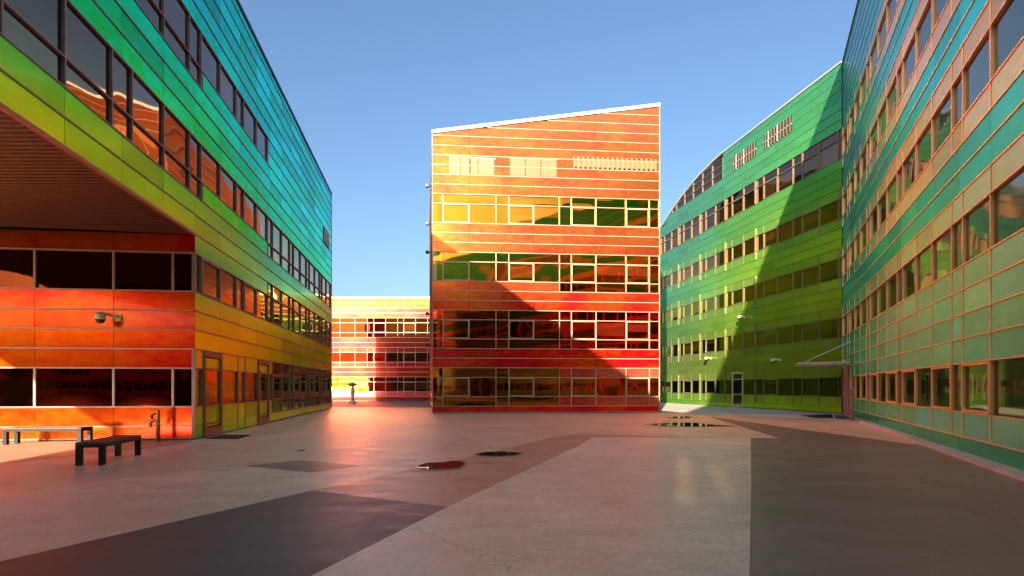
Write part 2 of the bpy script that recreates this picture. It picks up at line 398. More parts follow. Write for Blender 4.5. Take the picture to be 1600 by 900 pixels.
# base + ground floor
DOORS = [(.55, 2.0), (5.82, 7.28)]
fill_panels(fL, -1, 0, grid(far_cols, 7.3, LN))
gcols = [0, .55]; fill_framed(fL, -1, 0, gcols)
gmid = [2.0, 3.55, 4.32, 5.82]
for cols in (gcols, gmid):
    if cols is gmid: fill_framed(fL, -1, 0, cols)
    fill_framed(fL, 0, 1, cols); fill_glass(fL, 1, 3, cols, glass=lambda u, h: lin((205, 250, 40))); fill_framed(fL, 3, 4, cols)
fill_framed(fL, 0, 1, [7.28, 7.85]); fill_framed(fL, 3, 4, [7.28, 7.85])
ff = pat(7.85, LN)
fill_glass(fL, 0, 1, ff); fill_glass(fL, 3, 4, ff)
fill_glass(fL, 1, 3, [7.28] + ff, sashes=[x for x in ff[:-1] if abs(((x + MOD) % (2 * MOD)) - 2.28) < .1])
for i, (u0, u1) in enumerate(DOORS):                       # tall glazed doors
    mb = MB(); hT = K(4) - .03
    fL.block(mb, u0 + .01, u0 + .12, .03, hT, -.07, .05); fL.block(mb, u1 - .12, u1 - .01, .03, hT, -.07, .05)
    fL.block(mb, u0 + .12, u1 - .12, hT - .16, hT, -.07, .05); fL.block(mb, u0 + .12, u1 - .12, .03, .3, -.07, .05)
    for k in (0, 1, 3): fL.block(mb, u0 + .12, u1 - .12, K(k) - .03, K(k) + .03, -.06, .03)
    d = mb.build('door', M_BRONZE, bL.root)
    for lo, hi in ((.3, K(0)), (K(0), K(1)), (K(1), K(3)), (K(3), hT - .16)):
        fL.pane_mb(u0 + .12, u1 - .12, lo + .03, hi - .03, -.02, glass=lambda u, h: lin((214, 255, 24))).build('pane', M_GLASS if lo == K(1) else M_FILM, d, True)
    mb = MB(); p = fL.w(u0 + .17, .09, 1.0); q = fL.w(u0 + .17, .09, 1.45); mb.tube(p, q, .014)
    for z in (1.06, 1.39): mb.tube(fL.w(u0 + .17, .02, z), fL.w(u0 + .17, .09, z), .009)
    mb.build('handle', M_STEEL, d)
# upper rows, far part (u > 0)
for k in (4, 5, 6): fill_panels(fL, k, k + 1, far_cols)
fill_glass(fL, 7, 9, pat(0, LN), sashes=[x for x in pat(0, LN) if abs((x + MOD) % (2 * MOD) - 2.28) < .1])
fill_panels(fL, 9, 10, grid(far_cols, 0, SPR)); fill_glass(fL, 9, 10, pat(SPR, LN))
for k in (10, 11): fill_panels(fL, k, k + 1, far_cols); fill_panels(fL, k, k + 1, near_cols)
allp = pat(NEAR, LN)
fill_glass(fL, 12, 13, pat(NEAR, SPL)); fill_panels(fL, 12, 13, grid(far_cols, SPL, SPR)); fill_glass(fL, 12, 13, pat(SPR, LN))
fill_glass(fL, 13, 15, allp)
for k in (15, 16, 17): fill_panels(fL, k, k + 1, near_cols[:-1] + far_cols)
fill_glass(fL, 18, 19, pat(NEAR, SPL)); fill_panels(fL, 18, 19, grid(far_cols, SPL, LN))
fill_glass(fL, 19, 21, pat(NEAR, SPR))
for k in (19, 20): fill_panels(fL, k, k + 1, grid(far_cols, SPR, LN))
for k in range(21, 27): fill_panels(fL, k, k + 1, near_cols[:-1] + far_cols)
for k in list(range(0, 10)):
    if k in (8, 14, 20, 2): continue
    fL.rail(k, 7.3 if k < 1 else 0 if k >= 4 else 0, LN, out=.022)
for k in range(10, 27):
    if k in (14,): continue
    if k == 20: fL.rail(k, SPR, LN, out=.022); continue
    fL.rail(k, NEAR, LN, out=.022)
fL.rail((.03 + .024,), 7.3, LN)
# louvre at the far top, small
mb = MB(); fL.block(mb, 19.6, 21.6, K(19) + .05, K(21) - .05, .002, .03); lv = mb.build('louvre', M_LDARK, bL.root)
for i in range(7):
    mb = MB(); u = 19.75 + i * .29; fL.block(mb, u - .03, u + .03, K(19) + .08, K(21) - .08, .03, .06); mb.build('slat', M_ALU, lv)
# orange wall under the overhang
O_S = .105
Oend = (cor[0] - 10.6, cor[1] - 10.6 * O_S)
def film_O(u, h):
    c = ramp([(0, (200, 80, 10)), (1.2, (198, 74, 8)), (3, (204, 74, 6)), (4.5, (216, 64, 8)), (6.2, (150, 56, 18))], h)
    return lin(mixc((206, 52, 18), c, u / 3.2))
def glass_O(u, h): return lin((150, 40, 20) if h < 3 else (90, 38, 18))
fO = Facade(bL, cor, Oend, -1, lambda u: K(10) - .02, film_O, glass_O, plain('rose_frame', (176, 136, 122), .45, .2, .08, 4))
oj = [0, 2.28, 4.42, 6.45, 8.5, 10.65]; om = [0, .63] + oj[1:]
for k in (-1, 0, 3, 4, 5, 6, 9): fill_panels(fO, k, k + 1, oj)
random.seed(21)
for k in (1, 7):
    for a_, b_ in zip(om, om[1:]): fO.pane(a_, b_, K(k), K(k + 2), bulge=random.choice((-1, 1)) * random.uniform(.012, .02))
    for u in om[1:]: fO.mullion(u, K(k), K(k + 2), .03)
for k in (0, 1, 3, 4, 5, 6, 7, 9): fO.rail(k, .03, out=.03)
fO.rail((.054,), .03)
# masses
def off_poly(p, q, d0, d1, side):        # quad strip behind the line p-q
    p, q = Vector((p[0], p[1], 0)), Vector((q[0], q[1], 0)); d = (q - p).normalized(); n = Vector((d.y, -d.x, 0)) * side
    return [p - n * d0, q - n * d0, q - n * d1, p - n * d1]
def core(bld, name, pts, z0, z1, m):
    ar = sum(pts[i].x * pts[(i + 1) % len(pts)].y - pts[(i + 1) % len(pts)].x * pts[i].y for i in range(len(pts)))
    if ar < 0: pts = pts[::-1]
    mb = MB(); mb.prism(pts, z0, z1); return mb.build(name, m, bld.root)
V = lambda x, y: Vector((x, y, 0))
# lower and far block, then the raised block, then the block behind
fa = [fL.w(.6, -.6, 0), fL.w(LN - .05, -.6, 0), fL.w(LN - .05, -10.6, 0), V(Oend[0], Oend[1] + .6), fO.w(.7, -.6, 0)]
core(bL, 'inner_wall', fa, .02, L_TOP - .12, M_CORE)
UEND = -(15.4 + 8) * 1.0141
core(bL, 'inner_wall', [fL.w(UEND, -.6, 0), fL.w(.55, -.6, 0), fL.w(.55, -10.6, 0), fL.w(UEND, -10.6, 0)], K(10) + .06, L_TOP - .13, M_CORE)
core(bL, 'inner_wall', [fL.w(NEAR + .02, -.02, 0), fL.w(UEND - .02, -.02, 0), fL.w(UEND - .02, -10.6, 0), fL.w(NEAR + .02, -10.6, 0)], .02, K(10), M_CORE)
core(bL, 'inner_wall', [fL.w(NEAR + .02, -.6, 0), fL.w(UEND - .02, -.6, 0), fL.w(UEND - .02, -10.6, 0), fL.w(NEAR + .02, -10.6, 0)], K(10) + .06, L_TOP - .14, M_CORE)
core(bL, 'inner_wall', [fL.w(UEND - .9, -10.65, 0), fL.w(UEND - .1, -10.65, 0), fL.w(UEND - .1, -32, 0), fL.w(UEND - .9, -32, 0)], .02, K(10), M_CORE)
core(bL, 'soffit', [fL.w(UEND, -.03, 0), fL.w(-.02, -.03, 0), fL.w(-.02, -10.6, 0), fL.w(UEND, -10.6, 0)], K(10) - .02, K(10) + .04, M_SOFFIT)
pa, pb = fL.w(UEND, -.1, 0), fL.w(UEND, -32, 0)
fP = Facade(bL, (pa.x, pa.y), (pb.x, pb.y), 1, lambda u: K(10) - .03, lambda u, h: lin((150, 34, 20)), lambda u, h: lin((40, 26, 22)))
if fP.n.dot(Ld) < 0: fP.n = -fP.n; fP.side = -fP.side
pj = modules(MOD, 0, .2, fP.L); pm = pattern(2 * MOD, PAT, 0, .2, fP.L)
for k in (-1, 0, 4, 5, 6, 9): fill_panels(fP, k, k + 1, pj)
for k0, k1 in ((1, 3), (3, 4), (7, 9)): fill_glass(fP, k0, k1, pm)
for k in (0, 1, 3, 4, 5, 6, 7, 9): fP.rail(k, .2)
mb = MB(); fL.block(mb, UEND, 0, K(10) - .05, K(10) + .02, -.05, .04); mb.build('soffit_trim', M_BRONZE, bL.root)
core(bL, 'roof', [fL.w(NEAR, -.04, 0), fL.w(LN, -.04, 0), fL.w(LN, -10.7, 0), fL.w(NEAR, -10.7, 0)], L_TOP - .1, L_TOP - .02, M_ROOF)
mb = MB(); fL.block(mb, NEAR, LN + .03, L_TOP - .06, L_TOP + .04, -.2, .05); mb.build('coping', M_DARKCOPE, bL.root)
mb = MB(); fL.block(mb, LN + .002, LN + .04, .03, L_TOP - .07, -10.6, .02); mb.build('end_wall', M_BRONZE, bL.root)
bL.finish()

# ------------------------------------------------------------------ CENTRE BUILDING (orange-red, sloping white roof edge)
c0 = (-4.73, 30.5); c1 = (9.09, 31.6); c2 = (12.0, 47.0); c3 = (-7.45, 46.5)
bC = Building('sloped_roof_office_building', 'freestanding orange and red panelled office block with sloping white roof edge', (2, 38, 0))
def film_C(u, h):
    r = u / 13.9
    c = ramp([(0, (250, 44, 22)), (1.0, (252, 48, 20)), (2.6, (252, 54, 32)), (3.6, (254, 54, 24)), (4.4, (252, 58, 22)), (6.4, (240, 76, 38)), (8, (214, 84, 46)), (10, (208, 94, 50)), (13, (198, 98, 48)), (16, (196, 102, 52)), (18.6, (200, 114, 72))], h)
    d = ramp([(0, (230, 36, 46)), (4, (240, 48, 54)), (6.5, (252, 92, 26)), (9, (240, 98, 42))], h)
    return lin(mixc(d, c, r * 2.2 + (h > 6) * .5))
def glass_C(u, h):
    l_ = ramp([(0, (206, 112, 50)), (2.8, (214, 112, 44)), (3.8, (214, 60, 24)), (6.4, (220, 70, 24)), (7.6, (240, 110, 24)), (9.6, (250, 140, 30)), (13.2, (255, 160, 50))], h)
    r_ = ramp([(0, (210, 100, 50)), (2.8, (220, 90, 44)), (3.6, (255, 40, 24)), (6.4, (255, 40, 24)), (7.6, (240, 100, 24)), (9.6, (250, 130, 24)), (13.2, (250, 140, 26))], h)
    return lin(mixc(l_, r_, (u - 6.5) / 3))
wC = (Vector(c1) - Vector(c0)).length
topC = lambda u: 16.70 + (18.92 - 16.70) * u / wC
fC = Facade(bC, c0, c1, 1, topC, film_C, glass_C)
fC.mat = M_FILMC; fC.frame = plain('cream_frame', (186, 156, 128), .42, .15, .05, 3)
cj = [0, 2.19, 4.19, 6.07, 7.99, 9.87, 11.75, wC]
cm = [0, .6, 3.78, 4.55, 7.64, 8.37, 9.9, 11.77, 13.24, wC]           # transom grid
cs = [0, .6, 2.17, 3.78, 4.55, 6.07, 7.64, 8.37, 9.9, 11.77, 13.24, wC]  # main grid
SC = [.6, 4.55, 8.37, 11.77]
pinkish = lambda u, h: lin(mixc((214, 60, 60), (226, 120, 96), (u - 7.6) / 6))
right = [x for x in cm if x >= 7.6]; left = [x for x in cm if x < 7.7]
fill_panels(fC, -1, 0, cj)
fill_glass(fC, 0, 1, left); fill_framed(fC, 0, 1, right, pinkish)
fill_glass(fC, 1, 3, cs, SC)
fill_glass(fC, 3, 4, left); fill_framed(fC, 3, 4, right, pinkish)
for k in (4, 5): fill_panels(fC, k, k + 1, cj)
fill_glass(fC, 6, 7, cm); fill_glass(fC, 7, 9, cs, SC); fill_glass(fC, 9, 10, cm)
for k in (10, 11): fill_panels(fC, k, k + 1, cj)
fill_panels(fC, 12, 13, [x for x in cj if x < 7] + [7.64]); fill_glass(fC, 12, 13, right)
fill_glass(fC, 13, 15, cs, SC); fill_glass(fC, 15, 16, cm)
for k in (16, 17, 18): fill_panels(fC, k, k + 1, cj)
random.seed(5)
fill_glass(fC, 19, 21, cs, SC); fill_glass(fC, 21, 22, cm)
for k in range(22, 33): fill_panels(fC, k, k + 1, cj)
for k in range(0, 33):
    if k in (2, 8, 14, 20): continue
    fC.rail(k, .03, wC - .03)
fC.rail((.054,), .03, wC - .03)
# curtains behind two upper windows
def curtain(f, u0, u1, h0, h1, off):
    mb = MB(); n = 24; vs = []; fs = []
    for i in range(n + 1):
        u = u0 + (u1 - u0) * i / n; o = off + .04 * math.sin(i * 1.9) + .015 * math.sin(i * 4.1)
        vs += [f.w(u, o, h0), f.w(u, o, h1)]
    fs = [(2 * i, 2 * i + 2, 2 * i + 3, 2 * i + 1) for i in range(n)]
    mb.add(vs, fs); mb.build('curtain', M_CURT, f.b.root, True)
curtain(fC, .75, 2.1, K(19) + .05, K(22) - .05, -.3); curtain(fC, 4.7, 6.0, K(19) + .05, K(22) - .05, -.35)
# reflected windows and louvres put in as pale panes and slats
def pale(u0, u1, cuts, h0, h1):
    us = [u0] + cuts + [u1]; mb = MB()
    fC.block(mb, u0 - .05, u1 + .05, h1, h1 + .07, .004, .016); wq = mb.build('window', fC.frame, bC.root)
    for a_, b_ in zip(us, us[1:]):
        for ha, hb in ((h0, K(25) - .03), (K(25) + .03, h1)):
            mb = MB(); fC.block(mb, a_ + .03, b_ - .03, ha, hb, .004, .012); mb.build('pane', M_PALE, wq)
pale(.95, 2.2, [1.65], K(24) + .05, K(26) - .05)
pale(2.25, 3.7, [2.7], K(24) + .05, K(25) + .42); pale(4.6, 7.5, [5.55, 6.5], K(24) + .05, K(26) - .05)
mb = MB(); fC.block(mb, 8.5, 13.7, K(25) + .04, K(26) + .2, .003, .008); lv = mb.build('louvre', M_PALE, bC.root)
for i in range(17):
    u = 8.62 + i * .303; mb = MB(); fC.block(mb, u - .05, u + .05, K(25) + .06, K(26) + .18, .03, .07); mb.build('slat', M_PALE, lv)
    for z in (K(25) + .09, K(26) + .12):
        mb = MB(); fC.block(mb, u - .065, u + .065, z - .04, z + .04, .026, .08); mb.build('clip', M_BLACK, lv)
# side walls, roof
fCs = Facade(bC, c3, c0, 1, lambda u: 16.6, film_C, glass_C, fC.frame)
sj = modules(MOD, 0, 0, fCs.L)
for k in range(-1, 28): fill_panels(fCs, k, k + 1, sj)
for k in range(0, 28): fCs.rail(k, .03, fCs.L - .02, out=.06)
fCr = Facade(bC, c1, c2, 1, lambda u: 18.8, lambda u, h: lin((170, 150, 60)), glass_C, fC.frame)
sj = modules(MOD, 0, 0, fCr.L)
for k in range(-1, 31): fill_panels(fCr, k, k + 1, sj)
ctr = V(2, 39)
ins = [V(*p) + (ctr - V(*p)).normalized() * .9 for p in (c0, c1, c2, c3)]
zC = lambda p: 16.45 + (18.6 - 16.45) * (p[0] - c0[0]) / (c1[0] - c0[0])
core(bC, 'inner_wall', ins, .02, lambda p: zC(p) - .1, M_CORE)
core(bC, 'roof', [V(*p) + (ctr - V(*p)).normalized() * .1 for p in (c0, c1, c2, c3)], 16.0, lambda p: zC(p) + .06, M_ROOF)
mb = MB(); fC.block(mb, -.05, wC + .05, topC(0) - .03, topC(0) + .16, -.4, .07, h0r=topC(wC) - .03, h1r=topC(wC) + .16); mb.build('coping', M_WHITE, bC.root)
mb = MB(); fC.block(mb, -.035, -.002, .04, topC(0) - .05, -.06, .03); mb.build('corner_trim', fC.frame, bC.root)
mb = MB(); fC.block(mb, wC + .002, wC + .035, .04, topC(wC) - .05, -.06, .03); mb.build('corner_trim', fC.frame, bC.root)
for h in (14.3, 11.9, 10.1, 6.2, 4.2):                     # small floodlights on the side wall
    mb = MB(); p = fCs.w(fCs.L - 2.0, 0, h); q = fCs.w(fCs.L - 2.0, .28, h); mb.tube(p, q, .03); r_ = fCs.w(fCs.L - 2.0, .3, h)
    mb.box(r_.x - .09, r_.x + .09, r_.y - .12, r_.y + .12, h - .07, h + .09); mb.build('floodlight', M_BLACK, bC.root)
bC.finish()

# ------------------------------------------------------------------ RIGHT WING (teal-copper) and GREEN WING
def Rx(Y): return 4.79 + .484 * Y
cn = (Rx(29.7), 29.7)
rEnd = (Rx(-29), -29)
bR = Building('framed_office_building', 'tall teal and copper panelled office block with gridded window frames', (22, 5, 0))
R_TOP = 20.3
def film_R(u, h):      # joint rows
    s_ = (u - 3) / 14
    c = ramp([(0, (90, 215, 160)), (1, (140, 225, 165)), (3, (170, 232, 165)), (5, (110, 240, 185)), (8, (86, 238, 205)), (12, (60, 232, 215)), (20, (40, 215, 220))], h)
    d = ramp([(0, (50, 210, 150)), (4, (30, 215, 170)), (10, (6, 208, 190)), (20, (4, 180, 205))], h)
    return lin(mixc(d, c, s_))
def film_Rf(u, h):     # framed rows
    s_ = (u - 3) / 10
    c = ramp([(0, (150, 240, 195)), (3, (170, 244, 195)), (5, (205, 244, 190)), (8, (255, 226, 165)), (14, (255, 216, 175)), (20, (235, 212, 195))], h)
    d = ramp([(0, (60, 210, 150)), (4, (50, 215, 170)), (10, (36, 208, 190)), (20, (26, 186, 205))], h)
    return lin(mixc(d, c, s_))
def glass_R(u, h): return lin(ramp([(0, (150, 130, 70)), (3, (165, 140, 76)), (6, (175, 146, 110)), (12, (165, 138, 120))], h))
fR = Facade(bR, cn, rEnd, 1, lambda u: R_TOP, film_R, glass_R, plain('copper_frame', (240, 190, 130), .40, .3, .06, 4))
fR.hh = .015; fR.mw = .018; fR.jv = (.08, .05)
RL = fR.L; cR = (29.7 * 1.111)
rj = modules(MOD, cR - 11.8, 0, RL)
rm = pattern(5.65, [0, 1.62, 3.25, 4.88], cR - 19.05, 0, RL)
# door of the entrance takes u .15-2.9 on the ground floor
DR = 3.0
rj0 = grid(rj, DR, RL); rm0 = grid(rm, DR, RL)
fill_panels(fR, -1, 0, rj0); fill_framed(fR, 0, 1, rm0, film_Rf)
RS = [x for x in rm0 if abs((x - (cR - 19.05)) % 5.65 - 3.25) < .1 or abs((x - (cR - 19.05)) % 5.65) < .1]
fill_glass(fR, 1, 3, rm0, RS)
fill_framed(fR, 3, 4, rm0, film_Rf)
for k in (4, 5, 6): fill_framed(fR, k, k + 1, rm, film_Rf)
fill_glass(fR, 7, 9, rm); fill_framed(fR, 9, 10, rm, film_Rf)
for k in (10, 11): fill_panels(fR, k, k + 1, rj)
fill_framed(fR, 12, 13, rm, film_Rf); fill_glass(fR, 13, 15, rm); fill_framed(fR, 15, 16, rm, film_Rf)
for k in (16, 17): fill_panels(fR, k, k + 1, rj)
fill_framed(fR, 18, 19, rm, film_Rf); fill_glass(fR, 19, 21, rm); fill_framed(fR, 21, 22, rm, film_Rf)
for k in (22, 23): fill_panels(fR, k, k + 1, rj)
fill_framed(fR, 24, 25, rm, film_Rf); fill_glass(fR, 25, 27, rm); fill_framed(fR, 27, 28, rm, film_Rf)
for k in range(28, 35): fill_panels(fR, k, k + 1, rj)
for k in range(0, 35):
    if k in (2, 8, 14, 20, 26): continue
    fR.rail(k, DR if k < 4 else .04, out=.024)
fR.rail((.054,), DR)
core(bR, 'inner_wall', [fR.w(.7, -.6, 0), fR.w(RL, -.6, 0), fR.w(RL, -16, 0), fR.w(.7, -16, 0)], .02, R_TOP - .14, M_CORE)
core(bR, 'roof', [fR.w(0, -.04, 0), fR.w(RL, -.04, 0), fR.w(RL, -16.1, 0), fR.w(0, -16.1, 0)], R_TOP - .12, R_TOP - .03, M_ROOF)
mb = MB(); fR.block(mb, -.05, RL, R_TOP - .06, R_TOP + .04, -.2, .05); mb.build('coping', M_DARKCOPE, bR.root)
# pink entrance in the corner
mb = MB(); fR.block(mb, .12, 2.0, .02, K(4) - .03, -.12, -.02); dr = mb.build('door', M_PINK, bR.root)
mb = MB(); fR.block(mb, 2.04, 2.5, .02, K(4) - .03, -.45, -.3); mb.build('recess', M_BLACK, dr)
mb = MB(); fR.block(mb, 2.5, DR - .03, .02, K(4) - .03, -.12, .0); mb.build('jamb', M_PINK, dr)
mb = MB(); fR.block(mb, 8.0, RL, .008, .07, .02, .34); mb.build('kerb', G_PALE, bR.root)
bR.finish()

gY1 = 62.0
def Gx(Y): return 24.7 - .1875 * Y
cn2 = (Gx(29.72), 29.72); gEnd = (Gx(gY1), gY1)
bG = Building('curved_roof_office_building', 'green panelled office block whose roof edge curves down towards the orange block', (22, 45, 0))
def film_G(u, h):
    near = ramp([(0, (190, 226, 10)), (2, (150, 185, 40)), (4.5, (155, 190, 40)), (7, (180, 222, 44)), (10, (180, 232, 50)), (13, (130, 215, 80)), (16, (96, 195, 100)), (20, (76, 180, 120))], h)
    far = ramp([(0, (100, 172, 50)), (3, (118, 146, 76)), (6, (104, 156, 86)), (9, (88, 160, 106)), (12, (82, 160, 124)), (17, (80, 158, 134)), (21, (76, 152, 134))], h)  # far stretch greyed, the sun's wash put into the film colour
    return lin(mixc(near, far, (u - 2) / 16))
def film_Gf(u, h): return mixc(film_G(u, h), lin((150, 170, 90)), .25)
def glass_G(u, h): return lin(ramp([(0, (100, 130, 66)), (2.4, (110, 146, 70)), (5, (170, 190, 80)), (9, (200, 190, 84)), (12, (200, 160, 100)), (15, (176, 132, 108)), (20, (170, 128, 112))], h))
def topG(u):
    if u < 11.9: return 20.45
    if u < 22: return 20.45 - .020 * (u - 11.9) ** 2 - .06 * (u - 11.9)
    return topG(21.99) - .5 * (u - 22)
fG = Facade(bG, cn2, gEnd, -1, topG, film_G, glass_G, plain('olive_frame', (118, 108, 84), .45, .2, .08, 4))
GL = fG.L; fG.mat = M_FILMB
gj = modules(MOD, .05, 0, GL)
gm = pattern(3.7, [0, .83, 2.26], 3.1, 0, GL)
GD = (9.05, 10.45)   # door
g0a = grid(gm, 0, GD[0]); g0b = grid(gm, GD[1], GL)
for g0 in (g0a, g0b):
    fill_panels(fG, -1, 0, grid(gj, g0[0], g0[-1])); fill_framed(fG, 0, 1, g0, film_Gf)
    fill_glass(fG, 1, 3, g0, [x for x in g0 if abs((x - 3.1) % 3.7 - 2.26) < .1]); fill_framed(fG, 3, 4, g0, film_Gf)
for k in (4, 5): fill_panels(fG, k, k + 1, gj)
for lo, g1, hi in ((6, 7, 10), (12, 13, 16), (18, 19, 22)):
    fill_framed(fG, lo, g1, gm, film_Gf)
    fill_glass(fG, g1, g1 + 2, gm, [x for x in gm if abs((x - 3.1) % 3.7 - 2.26) < .1]); fill_framed(fG, g1 + 2, g1 + 3, gm, film_Gf)
    for k in (hi, hi + 1): fill_panels(fG, k, k + 1, gj)
fill_panels(fG, 24, 25, gj)
fill_glass(fG, 25, 27, gm, [x for x in gm if abs((x - 3.1) % 3.7 - 2.26) < .1]); fill_glass(fG, 27, 28, gm)
for k in (28, 29, 30): fill_panels(fG, k, k + 1, gj)
for k in range(31, 35): fill_panels(fG, k, k + 1, grid(gj, 0, 11.7))
fill_glass(fG, 31, 34, pattern(1.5, [0], 11.7, 11.7, 20))
for k in range(0, 35):
    if k in (2, 8, 14, 20, 26): continue
    if k < 4: fG.rail(k, .03, GD[0]); fG.rail(k, GD[1], GL)
    else: fG.rail(k, .03)
fG.rail((.054,), .03)
# deep window fins that catch the light
for x in gm:
    if abs((x - 3.1) % 3.7 - .83) < .05 and x > 6:
        for k0, k1 in ((0, 4), (6, 10), (12, 16), (18, 22), (25, 28)):
            if topG(x) < K(k1): continue
            mb = MB(); fG.block(mb, x - .028, x + .028, K(k0) + .026, K(k1) - .026, .02, .10); mb.build('fin', fG.frame, bG.root)
mb = MB(); u0, u1 = GD; hT = K(4) - .03
fG.block(mb, u0 + .02, u0 + .12, .03, hT, -.07, .05); fG.block(mb, u1 - .12, u1 - .02, .03, hT, -.07, .05); fG.block(mb, u0 + .12, u1 - .12, hT - .12, hT, -.07, .05)
fG.block(mb, u0 + .12, u1 - .12, .03, .2, -.07, .05); fG.block(mb, u0 + .12, u1 - .12, K(1) - .03, K(1) + .03, -.06, .03); fG.block(mb, u0 + .12, u1 - .12, K(3) - .03, K(3) + .03, -.06, .03)
d = mb.build('door', M_ALU, bG.root)
for lo, hi in ((.2, K(1)), (K(1), K(3)), (K(3), hT - .12)):
    fG.pane_mb(u0 + .12, u1 - .12, lo + .03, hi - .03, -.02, glass=(lambda u, h: lin((70, 52, 28))) if lo == K(1) else (lambda u, h: lin((96, 130, 60)))).build('pane', M_GLASS, d, True)
mb = MB(); mb.tube(fG.w(u0 + .2, .09, 1.0), fG.w(u0 + .2, .09, 1.3), .014); mb.tube(fG.w(u0 + .2, .02, 1.15), fG.w(u0 + .2, .09, 1.15), .01); mb.build('handle', M_STEEL, d)
# louvres near the roof
for u0, u1, n in ((4.0, 6.7, 9), (7.6, 10.4, 9)):
    lo, hi = K(31) + .08, K(33) - .02
    mb = MB(); fG.block(mb, u0, u1, lo, hi, .003, .012); lv = mb.build('louvre', M_LDARK, bG.root)
    for i in range(n):
        u = u0 + (i + .5) * (u1 - u0) / n; mb = MB(); fG.block(mb, u - .05, u + .05, lo - .02, hi + .02, .014, .05)
        mb.build('slat', M_ALU if i in (4, 7) else fG.frame, lv)
    mb = MB(); fG.block(mb, u0, u1, K(32) - .03, K(32) + .03, .014, .05); mb.build('rail', M_ALU, lv)
us = [0, 11.9] + [11.9 + 1.3 * i for i in range(1, 9)] + [GL]
poly = MB()
for a_, b_ in zip(us, us[1:]):
    fG.block(poly, max(a_, .7), b_, .02, topG(a_) - .14, -16, -.6, h1r=topG(b_) - .14, h0r=.02)
poly.build('inner_wall', M_CORE, bG.root)
mb = MB()
for a_, b_ in zip(us, us[1:]): fG.block(mb, a_, b_, topG(a_) - .12, topG(a_) - .04, -16.1, -.04, h0r=topG(b_) - .12, h1r=topG(b_) - .04)
mb.build('roof', M_ROOF, bG.root)
mb = MB()
for a_, b_ in zip(us, us[1:]): fG.block(mb, a_, b_, topG(a_) - .05, topG(a_) + .06, -.25, .05, h0r=topG(b_) - .05, h1r=topG(b_) + .06)
mb.build('coping', M_ALU, bG.root)
bG.finish()
sheet('pavement', [(1031, 629), (1318, 646), (1318, 652), (1290, 656), (1245, 655.5), (1160, 651), (1100, 648.5), (1031, 642)], .012, G_PALE)

# ------------------------------------------------------------------ BACK BUILDING
bB = Building('distant_office_building', 'low gold and red panelled office block across the far end of the courtyard', (-18, 66, 0))
def film_B(u, h): return lin(ramp([(0, (170, 52, 40)), (3.5, (164, 54, 44)), (7, (150, 60, 48)), (9.6, (136, 64, 50)), (10.8, (136, 64, 50)), (11, (140, 88, 22)), (12, (140, 88, 22))], h))
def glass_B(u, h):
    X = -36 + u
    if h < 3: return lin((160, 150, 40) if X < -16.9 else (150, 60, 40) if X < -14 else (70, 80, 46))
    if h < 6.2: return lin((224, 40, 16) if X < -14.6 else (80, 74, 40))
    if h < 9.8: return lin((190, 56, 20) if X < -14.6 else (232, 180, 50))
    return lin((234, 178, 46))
fB = Facade(bB, (-36, 60), (-4, 60), 1, lambda u: 12.0, film_B, glass_B, plain('beige_frame', (160, 136, 118), .45, .15, .05, 3))
bx = [0, 4.2, 7.9, 9.7, 11.4] + [36 + x for x in (-22.6, -20.15, -18.4, -16.95, -16.2, -14.8, -13.4, -12.7, -11.3, -9.9, -8.2, -6.5)] + [32]
fB.mat = M_FILMB
bs = [36 - 14.8 - 1.4, 36 - 12.7]
cyan = lambda u, h: lin((96, 150, 150) if -36 + u < -16.9 else (206, 100, 100))
random.seed(11)
fill_panels(fB, -1, 0, bx); fill_framed(fB, 0, 1, bx, cyan); fill_glass(fB, 1, 3, bx, bs); fill_glass(fB, 3, 4, bx)
for k in (4, 5): fill_panels(fB, k, k + 1, bx)
fill_framed(fB, 6, 7, bx); fill_glass(fB, 7, 9, bx, bs); fill_framed(fB, 9, 10, bx)
for k in (10, 11): fill_panels(fB, k, k + 1, bx)
fill_glass(fB, 12, 13, bx); fill_glass(fB, 13, 15, bx, bs); fill_glass(fB, 15, 16, bx)
for k in (16, 17): fill_panels(fB, k, k + 1, bx)
fill_framed(fB, 18, 19, bx); fill_framed(fB, 19, 20, bx)
for k in range(0, 20):
    if k in (2, 8, 14): continue
    fB.rail(k, hh=.032, out=.03)
core(bB, 'inner_wall', [V(-35.9, 60.6), V(-4.1, 60.6), V(-4.1, 74), V(-35.9, 74)], .02, 11.9, M_CORE)
mb = MB(); fB.block(mb, -.05, 32.05, 11.93, 12.12, -14, .08); mb.build('roof', M_WHITE, bB.root)
bB.finish()

# ------------------------------------------------------------------ benches
def bench(p, q, wd, h, label):
    p, q = Vector(p), Vector(q); d = (q - p).normalized(); n = Vector((d.y, -d.x, 0)); L_ = (q - p).length
    t = thing('bench', label, 'bench', tuple(p), 'benches by the orange wall')
    def bb(u0, u1, v0, v1, z0, z1, m, name, bevel=.004):
        mb = MB(); c = lambda u, v, z: p + d * u + n * v + Vector((0, 0, z))
        mb.hexa([c(u0, v1, z0), c(u1, v1, z0), c(u1, v0, z0), c(u0, v0, z0)], [c(u0, v1, z1), c(u1, v1, z1), c(u1, v0, z1), c(u0, v0, z1)])
        return mb.build(name, m, t, bevel=bevel)
    hw = wd / 2; lg = .10
    for u in (0, L_ - lg):
        for v in (-hw, hw - lg): bb(u, u + lg, v, v + lg, .012, h - .11, M_BLACK, 'leg')
        bb(u, u + lg, -hw, hw, h - .11, h - .045, M_BLACK, 'crossbar')
    for v in (-hw, hw - .05): bb(lg, L_ - lg, v, v + .05, h - .11, h - .05, M_BLACK, 'side_rail')
    nb = 5; bw = wd / nb
    for i in range(nb): bb(-.005, L_ + .005, -hw + i * bw + .004, -hw + (i + 1) * bw - .004, h - .045, h, M_WOOD, 'plank', .003)
